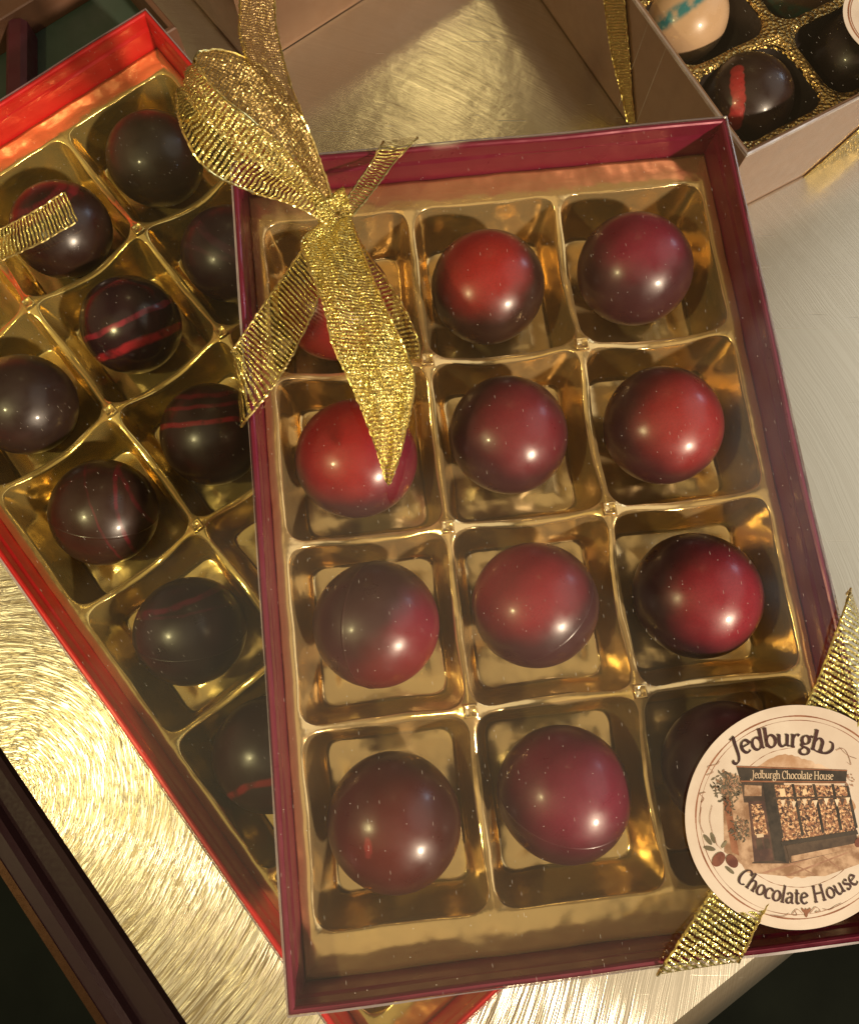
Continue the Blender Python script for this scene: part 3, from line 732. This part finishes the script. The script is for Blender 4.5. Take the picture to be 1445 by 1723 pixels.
# second, lower tail and the broad front tail
ribbon('tail', [(575, 385, zl+5), (600, 440, zl+4), (632, 510, zl+3), (655, 570, zl+2), (672, 608, zl+1.5)],
       [(590, 378, zl+6), (622, 432, zl+7), (668, 498, zl+7), (700, 565, zl+6), (706, 606, zl+5)], M['ribbon'], bowT, ruffle=.3, seed=5)
ribbon('tail', [(545, 372, zl+9), (508, 404, zl+12), (520, 450, zl+15), (545, 515, zl+17), (560, 580, zl+17), (590, 645, zl+15), (618, 712, zl+12), (638, 770, zl+10), (651, 815, zl+9)],
       [(590, 365, zl+9), (602, 402, zl+12), (622, 455, zl+15), (650, 520, zl+17), (680, 585, zl+17), (697, 640, zl+15), (688, 702, zl+12), (673, 765, zl+10), (654, 818, zl+9)], M['ribbon_dense'], bowT, n=14, nu=22, ruffle=.45, seed=6)
# knot: crumpled wrap of ribbon
kv, kf, ku = [], [], []
for i in range(29):
    for j in range(25):
        a = 2*pi*j/24; t = i/28*2-1
        rad_ = 3.0 + 1.1*abs(t)**1.5 + .35*sin(5*a+3*t) + .25*sin(9*a-4*t)
        p = K + Vector((cos(.35)*t*4.0, sin(.35)*t*4.0, 0)) + Vector((-sin(.35), cos(.35), 0))*rad_*.85*cos(a) + Vector((0, 0, 5.5+rad_*1.1*sin(a)))
        kv.append(p); ku.append((t*4+4, a*3.4))
for i in range(28):
    for j in range(24): a = i*25+j; kf.append((a, a+1, a+26, a+25))
mk('knot', kv, kf, M['ribbon_dense'], bowT, smooth=True, uvs=ku, world=True)

# corner band under the sticker
zb_ = zl-.1
pa = U(1270, 1330, zb_)
bandT = thing('gold_ribbon_band', (pa.x, pa.y, zb_), 0, 'gold ribbon band slanting over the near right corner of the burgundy box, under the sticker', 'ribbon')
ribbon('band', [(1424, 1000, zb_-20), (1427, 1003, zb_), (1367, 1163, zb_+.15), (1282, 1330, zb_+.15), (1197, 1497, zb_+.15), (1112, 1631, zb_), (1112, 1629, zb_-20)],
       [(1477, 1145, zb_-20), (1479, 1147, zb_), (1428, 1249, zb_+.15), (1368, 1368, zb_+.15), (1305, 1494, zb_+.15), (1246, 1611, zb_), (1246, 1609, zb_-20)], M['ribbon_bar'], bandT, ruffle=.0, seed=7, square=True)
# ribbon end on the red box
zr = LIDB+.5
pb = U(40, 390, zr)
t_ = ribbon('ribbon_end', [(-90, 428, zr), (0, 385, zr+.4), (55, 357, zr+1), (110, 323, zr+2)], [(-90, 482, zr), (0, 440, zr+.4), (70, 408, zr+1), (132, 372, zr+1.5)], M['ribbon'], None, ruffle=.3, seed=8)
props(t_, 'gold ribbon end with a straight cut lying on the red box lid at far left', 'ribbon')
# ribbons round the kraft box
nL = Vector((-.889, -.4575, 0)); nF = Vector((.485, -.874, 0))
PL = C_w(-.7, 0, 0); PF = C_w(0, -.7, 0); nL = (C_w(-1, 0, 0)-C_w(0, 0, 0)); nF = (C_w(0, -1, 0)-C_w(0, 0, 0))
def onL(u, v): return tuple(UPL(u, v, PL, nL))
def onF(u, v): return tuple(UPL(u, v, PF, nF))
kt = thing('brass_ribbon', (OC.x, OC.y, 0), 0, 'brass coloured ribbon wound round the rose brown kraft box at top right', 'ribbon')
ribbon('band', [onL(1012, -30), onL(1018, 20), onL(1028, 90), onL(1045, 160), onL(1056, 208)], [onL(1048, -30), onL(1052, 20), onL(1058, 90), onL(1063, 160), onL(1068, 208)], M['ribbon_brass'], kt, world_pts=True, ruffle=.08, seed=9, wide=8)
ribbon('band', [onF(1500, 175), onF(1445, 218), onF(1400, 258), onF(1350, 300), onF(1318, 326)], [onF(1500, 232), onF(1445, 252), onF(1400, 277), onF(1350, 305), onF(1320, 331)], M['ribbon_brass'], kt, world_pts=True, ruffle=.08, seed=10, wide=8)

# ------------------------------------------------------------------ sticker
ZS = zl + .6
def SP(X, Y, dz=0.0): return U(1080 + X/3.192, 1120 + Y/3.19, ZS + dz)     # sticker drawing grid
CX, CY, CR = 832, 815, 602
def paper(name, c1, c2, sc_=.9, rough=.45):
    t = NT(name); c = t.obj(); nz = t.noise(c, sc_, 5, .6)
    t.set(Base_Color=t.mix(t.mapr(nz, .35, .65), c1, c2), Roughness=.6, Specular_IOR_Level=.3); return t.m
MS = {
 'paper': paper('sticker_paper', (.58, .49, .42), (.66, .58, .51), .6),
 'wash': paper('sepia_wash', (.66, .50, .38), (.40, .23, .13), 1.3),
 'ink': paper('dark_brown_ink', (.035, .012, .012), (.055, .018, .016)),
 'brown': paper('brown_ink', (.20, .075, .035), (.30, .13, .07), 3),
 'pale': paper('pale_brown_ink', (.24, .12, .07), (.38, .22, .15), 3),
 'dark': paper('shopfront_dark_paint', (.020, .016, .012), (.05, .038, .028), 3),
 'dark2': paper('shopfront_umber_paint', (.045, .028, .02), (.09, .06, .04), 3),
 'door': paper('door_wash', (.06, .030, .025), (.14, .07, .05), 3),
 'stone': paper('stone_wash', (.24, .13, .07), (.50, .34, .23), 3.5),
 'cream': paper('lettering_cream', (.55, .42, .30), (.62, .5, .36)),
 'leaf': paper('leaf_wash', (.06, .05, .035), (.15, .125, .09), 6),
 'leaf2': paper('cocoa_leaf', (.12, .10, .06), (.22, .19, .12), 3),
 'cocoa': paper('cocoa_pod_wash', (.10, .025, .015), (.2, .07, .04), 3),
 'flag': paper('bunting_dark', (.08, .05, .04), (.14, .09, .06)), 'flagl': paper('bunting_light', (.72, .6, .45), (.6, .46, .33)),
 'lamp': paper('window_lamp_paint', (.8, .62, .42), (.7, .5, .3)),
}
def goods():
    t = NT('window_display_wash'); c = t.obj()
    v = t.node('ShaderNodeTexVoronoi', {'Vector': c, 'Scale': 24.0}, feature='F1')
    r = t.node('ShaderNodeSeparateColor', {0: v.outputs['Color']}).outputs[0]
    col = t.mix(t.mapr(r, .2, .8), (.04, .014, .008), (.30, .13, .06)); col = t.mix(t.mapr(t.noise(c, 16, 4, .7), .5, .6), col, (.72, .46, .25))
    t.set(Base_Color=col, Roughness=.45); return t.m
MS['goods'] = goods()
cs = SP(CX, CY)
stick = bpy.data.objects.new('round_sticker', None)
pts = [SP(CX+CR*cos(a*pi/90), CY+CR*sin(a*pi/90)*1.003) for a in range(180)]
n = len(pts); c0 = cs
vs = [p - Vector((0, 0, .12)) for p in pts] + [Vector(p) for p in pts]
fs = [(i, (i+1) % n, n+(i+1) % n, n+i) for i in range(n)] + [tuple(range(n, 2*n))] + [tuple(reversed(range(n)))]
# face winding: top must look up
sticker = mk('round_sticker', vs, fs, MS['paper'], boxA, world=True)
sticker['label'] = 'round cream shop sticker with brown lettering over an ink and wash shopfront'
layer = [0.004]
def art(name, polys, m, label=None):
    """flat printed shapes; each polygon one face slightly above the last"""
    vs, fs = [], []
    for pl in polys:
        layer[0] += .0012
        i0 = len(vs); vs += [SP(x, y, layer[0]) for x, y in pl]; fs.append(tuple(range(i0, i0+len(pl))))
    o = mk(name, vs, fs, m, sticker, world=True)
    if label: o['label'] = label
    return o
# the art's parent chain is box > sticker > print; the sticker itself stays in the box's frame
def strokes_to_polys(strokes, wmin, wmax, nib=radians(25)):
    P = []
    for st in strokes:
        if len(st) < 2: continue
        Lf, Rt = [], []
        for i, p in enumerate(st):
            a = st[max(i-1, 0)]; b = st[min(i+1, len(st)-1)]
            dx, dy = b[0]-a[0], b[1]-a[1]; l = sqrt(dx*dx+dy*dy) or 1
            an = atan2(dy, dx); w_ = wmin + (wmax-wmin)*abs(sin(an-nib))**1.2
            nx, ny = -dy/l*w_/2, dx/l*w_/2
            Lf.append((p[0]+nx, p[1]+ny)); Rt.append((p[0]-nx, p[1]-ny))
        for i in range(len(st)-1): P.append([Lf[i], Lf[i+1], Rt[i+1], Rt[i]])
    return P
def arc(cx, cy, rx, ry, a0, a1, n=16): return [(cx+rx*cos(radians(a0+(a1-a0)*k/n)), cy+ry*sin(radians(a0+(a1-a0)*k/n))) for k in range(n+1)]
def sm(pts, n=6): return [(v.x, v.y) for v in cat([Vector((x, y, 0)) for x, y in pts], n)]
SER = .09
def foot(x, y=0.03, w_=.17): return [(x-w_, y), (x+w_, y)]
G = {
 'J': (.72, [sm([(.52, 1.55), (.47, .9), (.42, .1), (.28, -.35), (.02, -.5), (-.18, -.38), (-.17, -.22), (-.06, -.2)]), [(.22, 1.42), (.60, 1.60)]]),
 'e': (.84, [[(.12, .52), (.74, .66)], arc(.44, .5, .34, .50, 18, 318)]),
 'd': (.98, [arc(.42, .48, .34, .48, 0, 360, 24), [(.78, 1.62), (.78, .08)], [(.62, 1.52), (.80, 1.62)], [(.76, .05), (.96, .1)]]),
 'b': (.94, [arc(.50, .48, .34, .48, 0, 360, 24), [(.16, 1.62), (.16, .08)], [(.0, 1.52), (.18, 1.62)]]),
 'u': (1.0, [sm([(.16, .98), (.16, .35), (.28, .06), (.5, .04), (.74, .25)]), [(.76, .98), (.76, .05)], [(.0, .92), (.18, .98)], [(.6, .92), (.78, .98)], [(.76, .05), (.96, .08)]]),
 'r': (.70, [[(.16, .98), (.16, .02)], sm([(.18, .68), (.3, .9), (.48, .98), (.60, .9)]), [(.0, .92), (.18, .98)], foot(.17)]),
 'g': (.88, [arc(.40, .64, .28, .33, 0, 360, 20), sm([(.2, .38), (.14, .2), (.3, .08), (.62, .0), (.78, -.2), (.66, -.45), (.35, -.52), (.1, -.42), (.08, -.2), (.28, -.02)]), sm([(.62, .86), (.74, .98), (.88, .95)])]),
 'h': (1.0, [[(.16, 1.62), (.16, .02)], sm([(.18, .66), (.34, .92), (.56, .97), (.74, .78), (.77, .5), (.77, .02)]), [(.0, 1.52), (.18, 1.62)], foot(.17), foot(.78)]),
 'C': (1.15, [arc(.62, .74, .50, .78, 48, 312, 24), [(1.0, 1.5), (.97, 1.12)]]),
 'o': (.90, [arc(.44, .49, .35, .48, 0, 360, 24)]),
 'c': (.78, [arc(.44, .5, .35, .49, 50, 312), [(.66, .92), (.70, .78)]]),
 'l': (.42, [[(.18, 1.62), (.18, .02)], [(.02, 1.52), (.2, 1.62)], foot(.19)]),
 'a': (.84, [sm([(.14, .78), (.24, .94), (.44, .98), (.62, .84), (.64, .5), (.64, .12), (.82, .04)]), sm([(.64, .6), (.36, .54), (.14, .36), (.16, .1), (.36, .02), (.62, .2)])]),
 't': (.60, [sm([(.26, 1.34), (.26, .6), (.28, .14), (.42, .02), (.58, .12)]), [(.04, .96), (.54, .98)]]),
 'H': (1.38, [[(.24, 1.5), (.24, .02)], [(1.06, 1.5), (1.06, .02)], [(.24, .78), (1.06, .78)], foot(.24, 1.5), foot(1.06, 1.5), foot(.24), foot(1.06)]),
 's': (.68, [sm([(.56, .82), (.40, .97), (.18, .88), (.14, .70), (.34, .54), (.54, .38), (.54, .14), (.34, .0), (.12, .14)])]),
 ' ': (.42, []),
}
def text_polys(txt, place, size, wmin=.075, wmax=.22, track=.0):
    """place(s, h) -> drawing grid point; s along the baseline, h above it (both in grid units)"""
    x = 0; P = []
    for ch in txt:
        adv, st = G[ch]
        for pl in strokes_to_polys(st, wmin, wmax): P.append([place((x+px_)*size, py_*size) for px_, py_ in pl])
        x += adv+track
    return P, x*size
def width(txt, track=0.0): return sum(G[c][0]+track for c in txt)
# wash ring and picture ground
circ = lambda r, rx=1.0, cx=CX, cy=CY, a0=0, a1=360, n=90: [(cx+r*rx*cos(radians(a0+(a1-a0)*k/n)), cy+r*sin(radians(a0+(a1-a0)*k/n))) for k in range(n)]
def ringpolys(r, wd, a0=0, a1=360, cx=CX, cy=CY, n=110, wob=0.0):
    P = []
    for k in range(n):
        b0, b1 = radians(a0+(a1-a0)*k/n), radians(a0+(a1-a0)*(k+1)/n)
        w0 = wd*(1+wob*sin(k*.7)); q = wob*2*sin(k*.23)
        P.append([(cx+(r+q-w0/2)*cos(b0), cy+(r+q-w0/2)*sin(b0)), (cx+(r+q+w0/2)*cos(b0), cy+(r+q+w0/2)*sin(b0)), (cx+(r+q+w0/2)*cos(b1), cy+(r+q+w0/2)*sin(b1)), (cx+(r+q-w0/2)*cos(b1), cy+(r+q-w0/2)*sin(b1))])
    return P
rings_p = [ringpolys(545, 7, 0, 360, wob=.35), ringpolys(522, 3, 0, 360, wob=.5), ringpolys(375, 2.6, 150, 268, wob=.5), ringpolys(375, 2.6, 20, 130, wob=.5)]
lay0 = layer[0]
def artflat(name, polys, m, label=None, step=.00015):
    vs, fs = [], []; layer[0] += .001
    for i_, pl in enumerate(polys):
        z = layer[0] + (i_ % 7)*step
        i0 = len(vs); vs += [SP(x, y, z) for x, y in pl]; fs.append(tuple(range(i0, i0+len(pl))))
    layer[0] += 7*step
    o = mk(name, vs, fs, m, sticker, world=True)
    if label: o['label'] = label
    return o
# soft picture ground, uneven outline
rg = random.Random(5)
artflat('picture_ground', [[(CX-30+(330+14*sin(a*.5)+rg.uniform(-8, 8))*cos(a*pi/60), 812+(325+10*sin(a*.31)+rg.uniform(-8, 8))*sin(a*pi/60)) for a in range(120)]], MS['wash'])
for q in rings_p: artflat('border_ring', q, MS['brown'])
SH = []
def poly(m, *pts): SH.append((m, list(pts)))
poly('stone', (470, 960), (600, 1065), (790, 1060), (1165, 910), (1230, 960), (1180, 1060), (980, 1130), (760, 1130), (560, 1110))
poly('pale', (640, 1110), (960, 1010), (965, 1016), (660, 1118)); poly('pale', (760, 1128), (1100, 1000), (1105, 1006), (790, 1130)); poly('pale', (800, 1058), (930, 1120), (924, 1124), (794, 1062)); poly('pale', (960, 1010), (1060, 1085), (1054, 1089), (954, 1014))
poly('stone', (430, 560), (545, 600), (590, 1060), (545, 1075), (440, 1000))
poly('brown', (430, 700), (470, 705), (520, 1020), (480, 1000))
poly('dark2', (530, 620), (760, 630), (790, 1062), (590, 1062))                       # porch
poly('stone', (548, 640), (640, 645), (640, 700), (548, 700))                           # transom
poly('stone', (540, 735), (568, 735), (605, 1050), (586, 1058))
poly('door', (568, 730), (655, 725), (705, 1045), (600, 1052))                          # door
poly('goods', (580, 745), (645, 742), (675, 905), (604, 910))                         # door glass
poly('dark2', (608, 930), (640, 928), (652, 985), (618, 990)); poly('dark2', (648, 928), (678, 926), (692, 980), (660, 984))
poly('cream', (612, 905), (650, 902), (652, 920), (616, 924))
poly('dark', (645, 630), (700, 630), (772, 1055), (712, 1045))
poly('goods', (700, 640), (1098, 645), (1150, 885), (752, 945))                         # window glass
poly('lamp', (736, 660), (764, 660), (770, 700), (742, 704)); poly('lamp', (860, 665), (880, 662), (886, 690), (864, 694))
for x0, x1 in ((700, 752), (808, 862), (920, 972), (1022, 1068), (1098, 1150)):
    poly('dark', (x0-8, 636), (x0+7, 636), (x1+7, 925 - (x1-752)*.14), (x1-8, 930 - (x1-752)*.14))
poly('dark2', (700, 706), (1112, 700), (1114, 709), (704, 716))
for k in range(13):                                                                     # bunting
    x = 742 + k*29; y = 722 - k*1.3 + 9*abs(sin(k*.8))
    poly('flag' if k % 2 else 'flagl', (x, y), (x+26, y-1), (x+14, y+40))
poly('dark', (742, 945), (1152, 882), (1160, 905), (748, 968))
poly('dark2', (770, 966), (1150, 905), (1160, 975), (795, 1060))
poly('stone', (800, 1022), (1160, 950), (1162, 975), (800, 1055))
poly('dark', (505, 538), (1100, 560), (1092, 632), (530, 628))                          # fascia
poly('brown', (505, 538), (1100, 560), (1099, 566), (508, 545)); poly('brown', (528, 617), (1090, 622), (1090, 628), (530, 625))
groups = {}
order = []
for m_, pl in SH:
    if not order or order[-1][0] != m_: order.append((m_, []))
    order[-1][1].append(pl)
nm = {'stone': 'stonework_print', 'pale': 'paving_line_print', 'brown': 'brown_trim_print', 'dark2': 'umber_print', 'door': 'door_print', 'goods': 'window_display_print', 'cream': 'notice_print',
      'dark': 'shopfront_print', 'lamp': 'lamp_print', 'flag': 'bunting_print', 'flagl': 'bunting_print'}
for m_, pls in order: artflat(nm[m_], pls, MS[m_])
# foliage: many small leaf dabs
def dabs(cx, cy, rx, ry, n_, s, seed):
    r = random.Random(seed); P = []
    for _ in range(n_):
        a = r.random()*2*pi; q = sqrt(r.random())*(.75+.5*r.random()); x, y = cx+rx*q*cos(a), cy+ry*q*sin(a); th = r.random()*pi; l = s*(.6+r.random())
        P.append([(x-l*cos(th), y-l*sin(th)), (x+.35*l*sin(th), y-.35*l*cos(th)), (x+l*cos(th), y+l*sin(th)), (x-.35*l*sin(th), y+.35*l*cos(th))])
    return P
artflat('foliage_print', dabs(455, 650, 80, 78, 150, 11, 1) + dabs(460, 745, 30, 60, 30, 8, 3), MS['leaf']); artflat('foliage_print', dabs(525, 880, 48, 62, 90, 9, 2), MS['leaf'])
artflat('foliage_print', dabs(460, 630, 66, 60, 50, 8, 4), MS['pale']); artflat('foliage_print', dabs(522, 870, 40, 48, 34, 7, 5), MS['pale'])
artflat('foliage_print', dabs(1115, 620, 26, 40, 26, 7, 6), MS['pale'])
def ell(cx, cy, a, b, th, n_=20): return [(cx+a*cos(k*2*pi/n_)*cos(th)-b*sin(k*2*pi/n_)*sin(th), cy+a*cos(k*2*pi/n_)*sin(th)+b*sin(k*2*pi/n_)*cos(th)) for k in range(n_)]
for q in ([ell(352, 935, 34, 12, .9), ell(380, 925, 30, 11, 1.3), ell(362, 982, 32, 12, .2), ell(470, 1098, 30, 10, .7), ell(440, 960, 24, 8, 2.2)]): artflat('cocoa_leaf_print', [q], MS['leaf2'])
for q in ([ell(410, 1040, 44, 30, 2.2), ell(482, 1050, 40, 28, .9), ell(1158, 950, 26, 18, 1.8)]): artflat('cocoa_pod_print', [q], MS['cocoa'])
def line(pts, w0=4, w1=7): return strokes_to_polys([sm(pts)], w0, w1, .6)
orn = []
orn += line([(340, 680), (310, 690), (330, 712), (318, 735)], 2, 5) + line([(345, 590), (380, 570), (352, 545), (400, 530), (415, 512)], 2, 4) + line([(1040, 455), (1075, 445), (1100, 470), (1120, 530), (1100, 520)], 2, 4) + line([(1060, 440), (1100, 480), (1150, 500)], 2, 4)
orn += line([(318, 760), (308, 830), (318, 870), (330, 900)], 2, 3) + line([(375, 750), (362, 820), (378, 900)], 2, 2.5) + line([(425, 985), (400, 960), (390, 920)], 2, 4)
for s_ in (-1, 1):
    b0 = (880, 1325)
    orn += line([(b0[0]+s_*20, b0[1]+5), (b0[0]+s_*50, b0[1]-22-s_*6), (b0[0]+s_*75, b0[1]+2-s_*10), (b0[0]+s_*50, b0[1]+8-s_*6), (b0[0]+s_*60, b0[1]-8)], 2, 4.5)
    orn += line([(b0[0]+s_*90, b0[1]-6-s_*12), (b0[0]+s_*125, b0[1]+4-s_*18), (b0[0]+s_*160, b0[1]-8-s_*26), (b0[0]+s_*190, b0[1]-16-s_*32)], 2, 4)
artflat('ornament_print', orn, MS['pale'])
artflat('ornament_print', [ell(880, 1328, 24, 9, 1.57), ell(868, 1318, 20, 7, .9), ell(892, 1318, 20, 7, 2.2)], MS['brown'])
# Jedburgh: arc across the top
def onarc(cx, cy, R, a_mid, total):
    def f(s, h):
        a = radians(a_mid) + (s-total/2)/R
        return (cx+(R+h)*sin(a), cy-(R+h)*cos(a))
    return f
sz = 68; tot = width('Jedburgh', .02)*sz
P, _ = text_polys('Jedburgh', onarc(770, 1095, 660, -3.5, tot), sz, .10, .26, .02)
sw = line([(912, 448), (950, 466), (990, 470), (1020, 450), (1022, 418), (1005, 410)], 7, 15)
artflat('jedburgh_lettering', P+sw, MS['ink'], 'dark brown lettering reading Jedburgh')
# Chocolate House: hanging arc along the bottom
def underarc(cx, cy, R, a_mid, total):
    def f(s, h):
        a = radians(a_mid) + (s-total/2)/R
        return (cx+(R-h)*sin(a), cy+(R-h)*cos(a))
    return f
sz2 = 57; tot2 = width('Chocolate House', .01)*sz2
P, _ = text_polys('Chocolate House', underarc(842, 780, 500, -1.0, tot2), sz2, .09, .24, .01)
artflat('chocolate_house_lettering', P, MS['ink'], 'dark brown lettering reading Chocolate House')
sz3 = 27; t3 = 'Jedburgh Chocolate House'; tot3 = width(t3, .0)*sz3
scl = 440/tot3
P, _ = text_polys(t3, lambda s, h: (586+s*scl, 603+s*scl*.02-h), sz3, .10, .22)
artflat('fascia_lettering', P, MS['cream'], 'small cream lettering on the painted shop fascia')

# second sticker, at the very edge of the photo, on the kraft box
cC = U(1506, 28, ZC+.35)
n = 90; rC = (U(1418, 28, ZC+.35)-cC).length
vs = [cC + Vector((rC*cos(a*2*pi/n), rC*sin(a*2*pi/n), -.1)) for a in range(n)] + [cC + Vector((rC*cos(a*2*pi/n), rC*sin(a*2*pi/n), .05)) for a in range(n)]
s2 = mk('round_sticker', vs, [(i, (i+1) % n, n+(i+1) % n, n+i) for i in range(n)] + [tuple(range(n, 2*n))], MS['paper'], boxC, world=True)
vs = []; fs = []
for r_, w_ in ((.9, .5), (.86, .25)):
    i0 = len(vs)
    for a in range(n):
        for q in (-w_/2, w_/2):
            rr2 = rC*r_+q; vs.append(cC + Vector((rr2*cos(a*2*pi/n), rr2*sin(a*2*pi/n), .09)))
    for a in range(n): b = (a+1) % n; fs.append((i0+2*a, i0+2*a+1, i0+2*b+1, i0+2*b))
mk('border_ring', vs, fs, MS['brown'], s2, world=True)
